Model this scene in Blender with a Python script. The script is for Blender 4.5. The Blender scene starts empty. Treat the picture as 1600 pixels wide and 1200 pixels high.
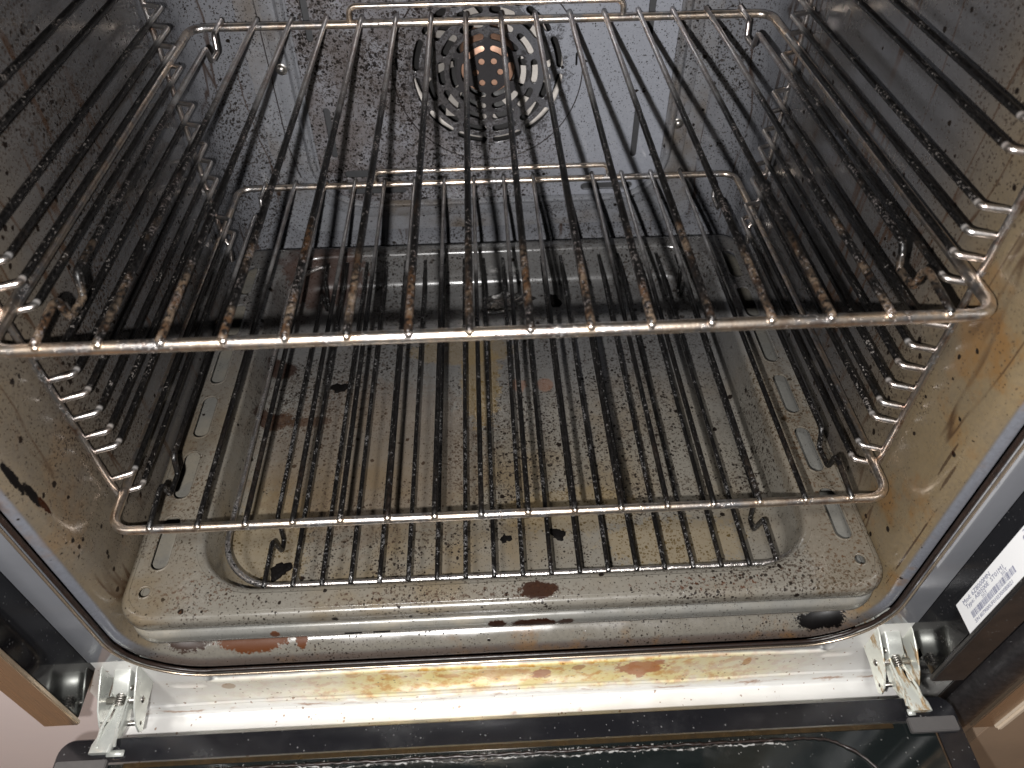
import bpy, bmesh, math, random
from mathutils import Vector, Matrix
random.seed(7)
scene = bpy.context.scene
COL = scene.collection
PI = math.pi

# ------------------------------------------------------------------ camera
cam_d = bpy.data.cameras.new('camera')
cam = bpy.data.objects.new('camera', cam_d)
COL.objects.link(cam)
CAM_LOC = Vector((-0.0048255, -0.25730397, 0.23195207))
CAM_ROT = Matrix(((0.99885937, 0.03936749, -0.02702135),
                  (-0.0470757, 0.71723122, -0.69524331),
                  (-0.00798943, 0.69572234, 0.71826638)))
cam.matrix_world = Matrix.Translation(CAM_LOC) @ CAM_ROT.to_4x4()
cam_d.sensor_width = 36.0
cam_d.lens = 1179.7368 / 1600 * 36.0
cam_d.clip_start = 0.01
cam_d.clip_end = 60
cam_d.dof.use_dof = True
cam_d.dof.focus_distance = 0.53
cam_d.dof.aperture_fstop = 10.0
scene.camera = cam

# ------------------------------------------------------------------ world: an indoor kitchen, bright above, wooden floor below
world = bpy.data.worlds.new('World')
scene.world = world
world.use_nodes = True
wn = world.node_tree
wn.nodes.clear()
w_out = wn.nodes.new('ShaderNodeOutputWorld')
w_bg = wn.nodes.new('ShaderNodeBackground')
w_tc = wn.nodes.new('ShaderNodeTexCoord')
w_sep = wn.nodes.new('ShaderNodeSeparateXYZ')
w_mr = wn.nodes.new('ShaderNodeMapRange')
w_mr.inputs[1].default_value = -1; w_mr.inputs[2].default_value = 1
w_cr = wn.nodes.new('ShaderNodeValToRGB')
for i, (p, c) in enumerate([(0.0, (.40, .25, .14)), (0.42, (.38, .27, .19)), (0.5, (.55, .53, .52)), (0.75, (.70, .72, .78)), (1.0, (.75, .77, .82))]):
    e = w_cr.color_ramp.elements[i] if i < 2 else w_cr.color_ramp.elements.new(p)
    e.position = p; e.color = (*c, 1)
wn.links.new(w_tc.outputs['Generated'], w_sep.inputs[0])
wn.links.new(w_sep.outputs[2], w_mr.inputs[0])
wn.links.new(w_mr.outputs[0], w_cr.inputs[0])
wn.links.new(w_cr.outputs[0], w_bg.inputs[0])
w_bg.inputs[1].default_value = 0.10
wn.links.new(w_bg.outputs[0], w_out.inputs[0])

# ------------------------------------------------------------------ lamps
def cam_pt(x, y, z):            # a place given beside the phone (x right, y up, z back)
    return CAM_LOC + CAM_ROT @ Vector((x, y, z))
fl = bpy.data.lights.new('phone_flash', 'POINT')
fl.energy = 12.5
fl.color = (1.0, 0.98, 0.965)
fl.shadow_soft_size = 0.0035
flo = bpy.data.objects.new('phone_flash', fl)
flo.location = cam_pt(-0.028, -0.019, 0.0)
COL.objects.link(flo)

kl = bpy.data.lights.new('kitchen_light', 'AREA')
kl.shape = 'DISK'; kl.size = 0.22
kl.energy = 17.5
kl.color = (1.0, 0.98, 0.95)
klo = bpy.data.objects.new('kitchen_light', kl)
klo.location = (-0.40, -0.92, 1.62)
klo.rotation_euler = (Vector((0, 0.0, -0.25)) - klo.location).to_track_quat('-Z', 'Y').to_euler()
COL.objects.link(klo)

scene.view_settings.view_transform = 'Standard'
scene.view_settings.look = 'None'
scene.view_settings.exposure = 0.42
scene.view_settings.gamma = 1.0
scene.view_settings.use_curve_mapping = False
scene.cycles.max_bounces = 5
scene.cycles.diffuse_bounces = 1
scene.cycles.glossy_bounces = 4
scene.cycles.caustics_reflective = False
scene.cycles.sample_clamp_indirect = 4.0

# ------------------------------------------------------------------ object helpers
def tag(o, label=None, cat=None, group=None, kind=None):
    if label: o['label'] = label
    if cat: o['category'] = cat
    if group: o['group'] = group
    if kind: o['kind'] = kind
    return o

def thing(name, label, cat, loc, group=None):
    o = bpy.data.objects.new(name, None)
    COL.objects.link(o)
    o.location = loc
    o.empty_display_size = 0.02
    tag(o, label, cat, group)
    o['_w'] = list(loc)
    return o

WORLD_ORG = {}
def link(name, mesh, mat, parent=None, label=None, smooth=True, org=None):
    """mesh is in world coordinates; its origin is moved to org (or its own centre)"""
    if org is None:
        n = len(mesh.vertices)
        c = Vector((0, 0, 0))
        if n:
            xs = [v.co for v in mesh.vertices]
            c = Vector(((min(v.x for v in xs) + max(v.x for v in xs)) / 2,
                        (min(v.y for v in xs) + max(v.y for v in xs)) / 2,
                        min(v.z for v in xs)))
        org = c
    org = Vector(org)
    mesh.transform(Matrix.Translation(-org))
    o = bpy.data.objects.new(name, mesh)
    COL.objects.link(o)
    if mat: mesh.materials.append(mat)
    base = Vector((0, 0, 0))
    if parent:
        o.parent = parent
        base = WORLD_ORG.get(parent.name, Vector(parent.get('_w', (0, 0, 0))))
    o.location = org - base
    WORLD_ORG[o.name] = org
    if label: o['label'] = label
    if smooth:
        for p in mesh.polygons: p.use_smooth = True
    return o

def bm_mesh(bm, name='m'):
    bmesh.ops.recalc_face_normals(bm, faces=bm.faces)
    m = bpy.data.meshes.new(name)
    bm.to_mesh(m); bm.free()
    return m

def sharp(o, deg=35):
    m = o.data
    m.update()
    bm = bmesh.new(); bm.from_mesh(m)
    for e in bm.edges:
        if len(e.link_faces) == 2 and e.calc_face_angle(0) > math.radians(deg): e.smooth = False
    bm.to_mesh(m); bm.free()
    return o

def fillet(pts, r, n=5, closed=False):
    pts = [Vector(p) for p in pts]
    out = []
    N = len(pts)
    for i, p in enumerate(pts):
        if not closed and i in (0, N - 1):
            out.append(p); continue
        a, b = pts[i - 1], pts[(i + 1) % N]
        d1 = (a - p); d2 = (b - p)
        l1, l2 = d1.length, d2.length
        d1.normalize(); d2.normalize()
        ang = d1.angle(d2)
        if ang > PI - 0.02: out.append(p); continue
        rr_ = r[i] if isinstance(r, (list, tuple)) else r
        t = min(rr_ / math.tan(ang / 2), l1 * .48, l2 * .48)
        rad = t * math.tan(ang / 2)
        c = p + (d1 + d2).normalized() * (rad / math.sin(ang / 2))
        s, e = (p + d1 * t) - c, (p + d2 * t) - c
        for k in range(n + 1):
            u = k / n
            om = s.angle(e)
            if om < 1e-4: v = s.copy()
            else: v = (s * math.sin((1 - u) * om) + e * math.sin(u * om)) / math.sin(om)
            out.append(c + v)
    return out

def add_tube(bm, pts, r, seg=10, closed=False, jitter=0):
    pts = [Vector(p) for p in pts]
    N = len(pts)
    T = []
    for i in range(N):
        if closed: t = pts[(i + 1) % N] - pts[i - 1]
        elif i == 0: t = pts[1] - pts[0]
        elif i == N - 1: t = pts[-1] - pts[-2]
        else: t = (pts[i + 1] - pts[i]).normalized() + (pts[i] - pts[i - 1]).normalized()
        T.append(t.normalized())
    up = Vector((0, 0, 1)) if abs(T[0].z) < .9 else Vector((1, 0, 0))
    nrm = (up - T[0] * up.dot(T[0])).normalized()
    rings = []
    for i in range(N):
        if i:
            ax = T[i - 1].cross(T[i])
            if ax.length > 1e-7:
                nrm = Matrix.Rotation(T[i - 1].angle(T[i]), 3, ax.normalized()) @ nrm
        nrm = (nrm - T[i] * nrm.dot(T[i])).normalized()
        b = T[i].cross(nrm)
        rad = r[i] if isinstance(r, list) else r
        rad *= 1 + random.uniform(-jitter, jitter)
        rings.append([bm.verts.new(pts[i] + (nrm * math.cos(2 * PI * k / seg) + b * math.sin(2 * PI * k / seg)) * rad) for k in range(seg)])
    M = N if closed else N - 1
    for i in range(M):
        a, b = rings[i], rings[(i + 1) % N]
        for k in range(seg):
            bm.faces.new((a[k], a[(k + 1) % seg], b[(k + 1) % seg], b[k]))
    if not closed:
        for ring, t, s in ((rings[0], T[0], -1), (rings[-1], T[-1], 1)):
            c = sum((v.co for v in ring), Vector()) / seg
            rad = (ring[0].co - c).length
            tip = bm.verts.new(c + t * s * rad * .6)
            for k in range(seg):
                bm.faces.new((ring[k], ring[(k + 1) % seg], tip))

def densify(pts, step=.006):
    pts = [Vector(p) for p in pts]
    out = [pts[0]]
    for a, b in zip(pts, pts[1:]):
        n = max(1, int((b - a).length / step))
        for k in range(1, n + 1): out.append(a.lerp(b, k / n))
    return out

def tube_mesh(pts, r, seg=10, closed=False, jitter=0):
    bm = bmesh.new(); add_tube(bm, pts, r, seg, closed, jitter)
    return bm_mesh(bm)

def add_box(bm, x0, x1, y0, y1, z0, z1, bev=0.0):
    t = bmesh.new()
    bmesh.ops.create_cube(t, size=1)
    for v in t.verts:
        v.co = Vector(((x0 + x1) / 2 + v.co.x * (x1 - x0), (y0 + y1) / 2 + v.co.y * (y1 - y0), (z0 + z1) / 2 + v.co.z * (z1 - z0)))
    if bev:
        bmesh.ops.bevel(t, geom=t.edges[:], offset=bev, segments=2, affect='EDGES')
    m = bpy.data.meshes.new('t'); t.to_mesh(m); t.free()
    bm.from_mesh(m); bpy.data.meshes.remove(m)

def box_mesh(*a, bev=0.0):
    bm = bmesh.new(); add_box(bm, *a, bev=bev); return bm_mesh(bm)

def rrect(x0, x1, y0, y1, r, n=8):
    """counter-clockwise rounded rectangle, 4*(n+1) points"""
    out = []
    for cx, cy, a0 in ((x1 - r, y0 + r, -90), (x1 - r, y1 - r, 0), (x0 + r, y1 - r, 90), (x0 + r, y0 + r, 180)):
        for k in range(n + 1):
            a = math.radians(a0 + 90 * k / n)
            out.append((cx + r * math.cos(a), cy + r * math.sin(a)))
    return out

def loft_mesh(rings, closed=True, cap_end=False, bm=None):
    own = bm is None
    if own: bm = bmesh.new()
    vs = [[bm.verts.new(p) for p in ring] for ring in rings]
    n = len(vs[0])
    for a, b in zip(vs, vs[1:]):
        for k in range(n if closed else n - 1):
            bm.faces.new((a[k], a[(k + 1) % n], b[(k + 1) % n], b[k]))
    if cap_end: bm.faces.new(vs[-1])
    if own: return bm_mesh(bm)

def plate_mesh(outer, holes, t, M, bev=0.0):
    """flat plate with holes (2-D outline), thickness t, placed by the matrix M"""
    cu = bpy.data.curves.new('c', 'CURVE')
    cu.dimensions = '2D'; cu.fill_mode = 'BOTH'; cu.extrude = max(t / 2 - bev, 0)
    cu.bevel_depth = bev; cu.bevel_resolution = 1; cu.offset = -bev
    for loop in [outer] + holes:
        sp = cu.splines.new('POLY'); sp.points.add(len(loop) - 1); sp.use_cyclic_u = True
        for p, q in zip(sp.points, loop): p.co = (q[0], q[1], 0, 1)
    ob = bpy.data.objects.new('c', cu); COL.objects.link(ob)
    bpy.context.view_layer.update()
    me = bpy.data.meshes.new_from_object(ob.evaluated_get(bpy.context.evaluated_depsgraph_get()))
    bpy.data.objects.remove(ob); bpy.data.curves.remove(cu)
    me.materials.clear()
    me.transform(M)
    return me

XZ = Matrix(((1, 0, 0, 0), (0, 0, 1, 0), (0, 1, 0, 0), (0, 0, 0, 1)))   # plan (x,y) -> world (x, depth, z)
def XZat(y): return Matrix.Translation((0, y, 0)) @ XZ
def XYat(z): return Matrix.Translation((0, 0, z))

def slot(cx, cy, lx, ly, n=6):
    r = min(lx, ly) / 2 * .999
    return rrect(cx - lx / 2, cx + lx / 2, cy - ly / 2, cy + ly / 2, r, n)

# ------------------------------------------------------------------ material helpers
class NT:
    def __init__(s, name):
        s.m = bpy.data.materials.new(name); s.m.use_nodes = True
        s.t = s.m.node_tree; s.t.nodes.clear()
        s.out = s.n('ShaderNodeOutputMaterial')
        s.p = s.n('ShaderNodeBsdfPrincipled')
        s.l(s.p.outputs[0], s.out.inputs[0])
        s.pos = s.n('ShaderNodeNewGeometry').outputs['Position']
        s._sep = None
    def n(s, t, **k):
        x = s.t.nodes.new(t)
        for a, b in k.items(): setattr(x, a, b)
        return x
    def l(s, a, b): s.t.links.new(a, b)
    def set(s, sock, v):
        if hasattr(v, 'is_output') or isinstance(v, bpy.types.NodeSocket): s.l(v, sock)
        elif isinstance(v, tuple) and len(v) == 3 and sock.type == 'RGBA': sock.default_value = (*v, 1)
        else: sock.default_value = v
    def xyz(s):
        if s._sep is None:
            x = s.n('ShaderNodeSeparateXYZ'); s.l(s.pos, x.inputs[0]); s._sep = x
        return s._sep.outputs
    def math(s, op, a, b=0.0, c=None, clamp=False):
        x = s.n('ShaderNodeMath', operation=op, use_clamp=clamp)
        s.set(x.inputs[0], a); s.set(x.inputs[1], b)
        if c is not None: s.set(x.inputs[2], c)
        return x.outputs[0]
    def mr(s, v, a, b, c=0.0, d=1.0, smooth=True):
        x = s.n('ShaderNodeMapRange'); x.interpolation_type = 'SMOOTHSTEP' if smooth else 'LINEAR'
        for i, q in enumerate((v, a, b, c, d)): s.set(x.inputs[i], q)
        return x.outputs[0]
    def noise(s, scale, detail=4, rough=.55, vec=None, stretch=None, dist=0.0):
        v = vec or s.pos
        if stretch:
            mp = s.n('ShaderNodeVectorMath', operation='MULTIPLY'); s.l(v, mp.inputs[0]); mp.inputs[1].default_value = stretch
            v = mp.outputs[0]
        x = s.n('ShaderNodeTexNoise'); s.l(v, x.inputs['Vector'])
        x.inputs['Scale'].default_value = scale; x.inputs['Detail'].default_value = detail
        x.inputs['Roughness'].default_value = rough; x.inputs['Distortion'].default_value = dist
        return x.outputs[0]
    def mix(s, f, a, b):
        x = s.n('ShaderNodeMix', data_type='RGBA'); s.set(x.inputs[0], f); s.set(x.inputs[6], a); s.set(x.inputs[7], b)
        return x.outputs[2]
    def warp(s, scale=260, amt=.0026):
        x = s.n('ShaderNodeTexNoise'); s.l(s.pos, x.inputs['Vector']); x.inputs['Scale'].default_value = scale; x.inputs['Detail'].default_value = 3
        sub = s.n('ShaderNodeVectorMath', operation='SUBTRACT'); s.l(x.outputs[1], sub.inputs[0]); sub.inputs[1].default_value = (.5, .5, .5)
        sc = s.n('ShaderNodeVectorMath', operation='SCALE'); s.l(sub.outputs[0], sc.inputs[0]); sc.inputs['Scale'].default_value = amt
        ad = s.n('ShaderNodeVectorMath', operation='ADD'); s.l(s.pos, ad.inputs[0]); s.l(sc.outputs[0], ad.inputs[1])
        return ad.outputs[0]
    def specks(s, vec, scale, size, power=2.0, density=None):
        v = s.n('ShaderNodeTexVoronoi'); s.l(vec, v.inputs['Vector']); v.inputs['Scale'].default_value = scale
        sep = s.n('ShaderNodeSeparateColor'); s.l(v.outputs['Color'], sep.inputs[0])
        rad = s.math('MULTIPLY', s.math('POWER', sep.outputs[0], power), size)
        if density is not None: rad = s.math('MULTIPLY', rad, density)
        d = s.math('SUBTRACT', rad, v.outputs['Distance'])
        return s.mr(d, 0.0, 0.05)
    def stain(s, c, r, edge=.22, rot=0.0, nz=None, wob=1.1):
        sub = s.n('ShaderNodeVectorMath', operation='SUBTRACT'); s.l(s.pos, sub.inputs[0]); sub.inputs[1].default_value = c
        v = sub.outputs[0]
        mu = s.n('ShaderNodeVectorMath', operation='MULTIPLY'); s.l(v, mu.inputs[0]); mu.inputs[1].default_value = tuple(1 / q for q in r)
        ln = s.n('ShaderNodeVectorMath', operation='LENGTH'); s.l(mu.outputs[0], ln.inputs[0])
        d = ln.outputs[1]
        if nz is not None: d = s.math('ADD', d, s.math('MULTIPLY', s.math('SUBTRACT', nz, .5), wob * 2))
        return s.mr(d, 1.0 + edge * .5, 1.0 - edge * .5)
    def mx(s, *a):
        o = a[0]
        for q in a[1:]: o = s.math('MAXIMUM', o, q)
        return o
    def bump(s, h, strength=.3, dist=.0004):
        b = s.n('ShaderNodeBump'); s.l(h, b.inputs['Height']); b.inputs['Strength'].default_value = strength; b.inputs['Distance'].default_value = dist
        s.l(b.outputs[0], s.p.inputs['Normal'])
    def fin(s, col, rough, metal=0.0, spec=.5, coat=0.0):
        s.set(s.p.inputs['Base Color'], col); s.set(s.p.inputs['Roughness'], rough); s.set(s.p.inputs['Metallic'], metal)
        s.p.inputs['Specular IOR Level'].default_value = spec
        s.p.inputs['Coat Weight'].default_value = coat; s.p.inputs['Coat Roughness'].default_value = .13
        return s.m

def enamel(name, base, kind='plain', grease=(.17, .125, .055), speck=1.0, rough=.24, stains=(), drips=False, fine=(.10, .08, .07)):
    N = NT(name)
    x, y, z = N.xyz()
    big = N.noise(7, 5); mid = N.noise(28, 5, .6)
    g = N.mr(big, .42, .68)
    if kind == 'wall':
        front = N.math('MULTIPLY', N.mr(y, .125, -.015), N.mr(x, -.1, .1, .62, 1.0))
        g = N.math('MULTIPLY', N.math('ADD', N.math('MULTIPLY', front, .95), N.math('MULTIPLY', g, .10)), N.mr(mid, .15, .6, .65, 1.0), clamp=True)
    elif kind == 'back':
        left = N.mr(N.math('ADD', x, N.math('MULTIPLY', N.math('SUBTRACT', big, .5), .35)), .07, -.06)
        g = N.math('MULTIPLY', left, N.mr(mid, .3, .65, .35, .9))
    else:
        g = N.math('MULTIPLY', g, N.mr(mid, .35, .65, .2, .9))
    col = N.mix(g, base, grease)
    if kind == 'wall':
        g = N.math('MULTIPLY', g, N.mr(z, -.250, -.236, .35, 1.0))
        g = N.math('MULTIPLY', g, N.mr(y, -.0280, -.0255, .15, 1.0))
    col = N.mix(g, base, grease)
    if kind == 'wall':
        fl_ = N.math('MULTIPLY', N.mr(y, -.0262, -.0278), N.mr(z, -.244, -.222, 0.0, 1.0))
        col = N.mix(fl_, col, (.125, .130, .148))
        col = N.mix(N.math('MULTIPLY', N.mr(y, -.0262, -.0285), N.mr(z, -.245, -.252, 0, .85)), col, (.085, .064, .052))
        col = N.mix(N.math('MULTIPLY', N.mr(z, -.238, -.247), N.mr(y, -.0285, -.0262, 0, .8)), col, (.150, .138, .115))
    col = N.mix(N.mr(N.noise(420, 2), .35, .7, 0, .18), col, tuple(q * .62 for q in base))        # fine mottling of the glaze
    wv = N.warp()
    if kind == 'wall': col = N.mix(N.math('MULTIPLY', N.math('MULTIPLY', N.mr(N.noise(22, 6, .65), .50, .66), N.mr(y, .06, .0)), N.mr(x, -.1, .1, .30, .75)), col, (.15, .075, .022))
    if kind == 'wall': col = N.mix(N.mr(y, .26, .35), col, (.185, .19, .208))
    dens = N.mr(N.noise(11, 3), .32, .66, .55, 1.3)
    if kind == 'back': dens = N.math('MULTIPLY', N.math('ADD', dens, .25), N.mr(N.math('ADD', x, N.math('MULTIPLY', N.math('SUBTRACT', big, .5), .3)), .06, -.05, .5, 1.5))
    if kind == 'wall': dens = N.math('MULTIPLY', N.math('MULTIPLY', dens, N.math('SUBTRACT', 1.0, fl_)), N.mr(y, -.01, .09, .80, 1.25))
    if kind == 'tray': col = N.mix(N.math('MULTIPLY', N.mr(y, .10, .26), .75), col, (.115, .117, .122))  # rear greyed in the colour to imitate its darker metallic reflection
    s1 = N.specks(wv, 720, .66 * speck, 1.4, dens)
    s2 = N.specks(wv, 430, .52 * speck, 2.8, dens)
    s3 = N.specks(wv, 150, .38 * speck, 11.0)
    dark = N.mix(N.noise(90, 2), (.014, .009, .006), (.003, .0025, .0025))
    col = N.mix(N.math('MULTIPLY', s1, .8), col, (.030, .020, .014))
    col = N.mix(N.math('MULTIPLY', s2, .92), col, dark)
    col = N.mix(s3, col, dark)
    crust = N.mx(s2, s3)
    if drips:
        dn = N.noise(26, 3, .5, stretch=(1.0, 1.0, .16), dist=.3)
        line = N.mr(N.math('ABSOLUTE', N.math('SUBTRACT', dn, .5)), .020, .0)
        gate = N.mr(N.noise(14, 2), .42, .56)
        line = N.math('MULTIPLY', N.math('MULTIPLY', N.math('MULTIPLY', line, gate), N.mr(z, -.235, -.215)), .85)
        col = N.mix(line, col, (.040, .020, .010))
    nz = N.math('ADD', N.math('MULTIPLY', N.noise(95, 6, .7), .62), N.math('MULTIPLY', N.noise(620, 3, .6), .38)) if stains else None
    gate_ = N.mr(N.noise(420, 4, .65), .55, .62) if stains else None
    for c, r, colr, k in stains:
        m = N.stain(c, r, nz=nz)
        if k < 0: m = N.math('MULTIPLY', m, gate_); k = -k
        col = N.mix(N.math('MULTIPLY', m, k), col, colr)
        if k > .8: crust = N.mx(crust, m)
    rgh = N.math('ADD', N.math('MULTIPLY', g, .13), rough)
    rgh = N.math('ADD', rgh, N.math('MULTIPLY', crust, .18))
    rgh = N.math('ADD', rgh, N.mr(N.noise(60, 4), .35, .7, -.03, .12))
    h = N.math('ADD', N.math('MULTIPLY', crust, .8), N.math('MULTIPLY', N.noise(160, 3), .35))
    N.bump(h, .35, .0004)
    N.fin(col, rgh, 0.0, .6, .6)
    N.l(N.mr(crust, 0, 1, .45, .0), N.p.inputs['Coat Weight'])
    N.l(N.mr(crust, 0, 1, .6, .18), N.p.inputs['Specular IOR Level'])
    return N.m

def wire(name, burnt=.5, tint=(.66, .52, .44), tan=.3, ends=False, rust=.75, back=False):
    N = NT(name)
    x, y, z = N.xyz()
    n1 = N.noise(60, 4, .65); n2 = N.noise(620, 4, .65)
    chrome = N.mix(N.mr(n1, .4, .62), tint, (.60, .58, .57))
    chrome = N.mix(N.mr(N.noise(140, 5, .65), .50, .66, 0, rust), chrome, (.26, .12, .055))
    t = 1 - burnt
    a = N.math('ADD', N.math('MULTIPLY', n1, .35), N.math('MULTIPLY', n2, .65))
    th = .5 + (t - .5) * .26
    crust = N.mr(a, th - .03, th + .04)
    if ends:                                     # the middle of the runner is baked black, its bent ends stay shiny
        midm = N.math('MULTIPLY', N.mr(y, .0345, .039), N.mr(y, .30, .27))
        crust = N.math('MULTIPLY', N.math('MAXIMUM', crust, N.mr(a, .33, .42)), midm)
    if back: crust = N.math('MULTIPLY', crust, N.mr(N.math('ADD', y, N.math('MULTIPLY', n1, .08)), .36, .24))
    brown = N.math('MULTIPLY', N.mr(N.math('ADD', N.noise(24, 3), N.mr(y, .20, 0.0, -.22, .14)), .62 - tan * .25, .78 - tan * .25), min(1.0, tan * 2))
    brown = N.math('MULTIPLY', brown, N.mr(N.noise(330, 4, .7), .40, .58))
    cc = N.mix(brown, N.mix(N.mr(N.noise(800, 2), .45, .65), (.0018, .0016, .0016), (.010, .009, .0085)), N.mix(N.mr(N.noise(90, 3), .4, .6), (.135, .098, .068), (.065, .034, .017)))
    col = N.mix(crust, chrome, cc)
    N.bump(N.math('ADD', N.math('MULTIPLY', crust, .6), N.math('MULTIPLY', N.noise(700, 3), .5)), .35, .0005)
    metal = N.mr(crust, 0, 1, 1.0, .0)
    N.fin(col, N.mr(crust, 0, 1, .31, .36), metal, .5, .3)
    N.l(N.mr(crust, 0, 1, .35, .0), N.p.inputs['Coat Weight'])
    N.l(N.mr(crust, 0, 1, .5, .34), N.p.inputs['Specular IOR Level'])
    return N.m

def simple(name, col, rough=.4, metal=0.0, nscale=60, namt=.25, dust=0.0, coat=0.0, stretch=None, bump=.12):
    N = NT(name)
    n = N.noise(nscale, 5, .6, stretch=stretch)
    c = N.mix(N.mr(n, .3, .7), col, tuple(q * (1 - namt) for q in col))
    r = N.mr(n, .3, .7, rough * .85, rough * 1.25)
    if dust:
        d = N.specks(N.warp(200, .002), 620, .42, 14.0)
        d2 = N.math('MULTIPLY', N.mr(N.noise(18, 6, .7), .48, .8), .22)
        dd = N.math('MULTIPLY', N.mx(d, d2), dust)
        c = N.mix(dd, c, (.30, .295, .29)); r = N.math('ADD', r, N.math('MULTIPLY', dd, .4))
    N.bump(n, bump, .0003)
    return N.fin(c, r, metal, .5, coat)

BLUE = (.205, .215, .235)
GREY = (.23, .225, .215)
RB = (.017, .0045, .0012); OR = (.070, .019, .003); BK = (.002, .0015, .0015); OC = (.21, .14, .045)
M_wall = enamel('cavity_enamel', (.062, .060, .061), 'wall', speck=.85, rough=.17, drips=True, grease=(.148, .110, .062), stains=[
    ((-.2405, -.0205, -.066), (.008, .0022, .012), BK, 1), ((-.2405, -.018, -.083), (.008, .0022, .010), BK, 1), ((-.2405, -.0165, -.094), (.008, .0016, .008), RB, 1),
    ((.2405, -.0232, -.165), (.008, .0006, .040), RB, .8), ((.2405, -.013, -.092), (.008, .0009, .014), RB, .7), ((.2405, -.019, -.100), (.008, .0008, .012), RB, .7),
    ((-.1718, -.0190, -.251), (.024, .0075, .012), OR, .95), ((-.2168, -.0165, -.251), (.016, .008, .012), RB, .9), ((-.208, -.007, -.25), (.004, .003, .01), RB, .9),
    ((-.1396, -.0195, -.251), (.004, .006, .012), OR, .95), ((.212, -.0245, -.25), (.017, .0065, .012), BK, 1), ((.232, -.012, -.248), (.012, .004, .012), RB, .8)])
M_back = enamel('back_panel_enamel', (.34, .355, .40), 'back', speck=.92, rough=.2, grease=(.115, .095, .088), stains=[((.0025, .386, -.0475), (.034, .02, .034), (.03, .03, .032), .9), ((.0025, .386, -.0475), (.064, .02, .064), (.045, .042, .044), .75)])  # both entries are no dirt: dark reflection at the grille centre, painted in
M_liner = enamel('rear_enamel', (.25, .258, .28), 'plain', speck=.8, rough=.2, grease=(.14, .11, .08))
M_tray = enamel('tray_enamel', (.142, .131, .111), 'tray', speck=1.0, rough=.24, grease=(.118, .088, .05), stains=[
    ((-.1866, .218, -.2315), (.012, .012, .02), RB, .85), ((-.188, .159, -.2315), (.020, .010, .02), RB, .85), ((-.155, .1574, -.2315), (.018, .005, .02), RB, .8),
    ((.017, .190, -.2315), (.0075, .0075, .02), (.18, .09, .055), .55), ((.041, .1885, -.2315), (.0075, .0075, .02), (.18, .09, .055), .55),
    ((-.014, .20, -.2315), (.016, .055, .02), OC, .45), ((-.03, .235, -.2315), (.045, .018, .02), OC, .35), ((.05, .06, -.2315), (.05, .02, .02), OC, .2),
    ((.12, .03, -.2315), (.05, .02, .02), OC, .25), ((-.17, .04, -.2315), (.03, .05, .02), OC, .22),
    ((.020, -.0235, -.195), (.013, .006, .008), RB, .95), ((.130, -.024, -.195), (.050, .0045, .008), (.055, .018, .006), -.85), ((.205, -.02, -.195), (.032, .014, .01), (.035, .015, .007), -.8),
    ((-.20, -.015, -.195), (.03, .014, .01), (.050, .022, .010), -.8), ((-.04, -.024, -.195), (.10, .005, .008), (.035, .015, .007), -.8), ((-.222, .09, -.195), (.014, .08, .01), (.050, .022, .010), -.6), ((.222, .06, -.195), (.014, .10, .01), (.050, .022, .010), -.8),
    ((.215, .05, -.195), (.025, .14, .012), (.10, .070, .038), .3), ((-.218, .07, -.195), (.018, .13, .012), (.11, .080, .048), .2), ((-.10, .12, -.2315), (.09, .08, .02), (.085, .055, .035), .35),
    ((-.16, .325, -.21), (.04, .03, .04), (.05, .025, .018), .75)])
M_tray2 = enamel('lower_tray_enamel', (.15, .147, .135), 'plain', speck=.55, rough=.24, grease=(.24, .21, .16), stains=[
    ((.0172, -.034, -.2185), (.016, .012, .0042), RB, 1), ((-.007, -.034, -.218), (.0062, .012, .004), RB, 1), ((.036, -.034, -.2185), (.006, .012, .003), RB, .9), ((-.147, -.034, -.2175), (.003, .01, .003), OR, .9)])
M_rail = wire('rack_rail_chrome', .10, (1.0, .84, .68), .6, rust=.45)
M_rod = wire('rack_rod_burnt', .90, (.50, .44, .42), .34, rust=.35, back=True)
M_rod2 = wire('lower_rack_rod_burnt', .98, (.42, .40, .39), .05, rust=.2, back=True)
M_rung = wire('runner_wire', .25, (.74, .67, .62), .05, ends=True, rust=.3)
M_upr = wire('runner_upright', .15, (.68, .60, .55), .2)
M_triv = wire('trivet_wire', .86, (.55, .54, .54), .03, rust=.1)
M_trivr = wire('trivet_rail', .35, (.75, .70, .66), .1, rust=.2)
M_frame = simple('front_frame_enamel', (.19, .195, .212), .12, 0, 40, .08, coat=1.0, bump=.0)
M_frame.node_tree.nodes['Principled BSDF'].inputs['Coat Roughness'].default_value = .03
M_frame.node_tree.nodes['Principled BSDF'].inputs['Coat IOR'].default_value = 1.9
M_seal = simple('charred_seal', (.022, .013, .010), .35, 0, 300, .6, bump=.5)
M_black = simple('black_gloss', (.004, .004, .005), .10, 0, 30, .3, dust=.12, coat=.0)
M_steel = simple('brushed_steel', (.62, .50, .38), .30, .9, 30, .15, stretch=(40, 40, 1))
M_steel_dim = simple('steel_shaded_copy', (.022, .020, .020), .35, .0, 30, .35, dust=.3)  # darker copy of the left front's steel, its dim reflection put into the colour
M_door = simple('door_black', (.009, .009, .011), .2, 0, 30, .3, dust=.28, coat=.1)
M_dark = simple('dark_textured_column', (.022, .020, .021), .38, 0, 260, .5, dust=.3, bump=.5)
M_copper = simple('fan_hub_copper', (.78, .46, .32), .45, .3, 120, .3)
M_fan = simple('fan_blade_steel', (.90, .84, .78), .5, .1, 160, .2)
M_fandark = simple('fan_housing_dark', (.035, .034, .034), .5, 0, 80, .3)
M_screw = simple('screw_steel', (.55, .52, .48), .3, 1, 200, .4)
M_zinc = simple('hinge_zinc', (.86, .88, .82), .28, .55, 45, .35)
N = NT('greasy_zinc')
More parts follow.
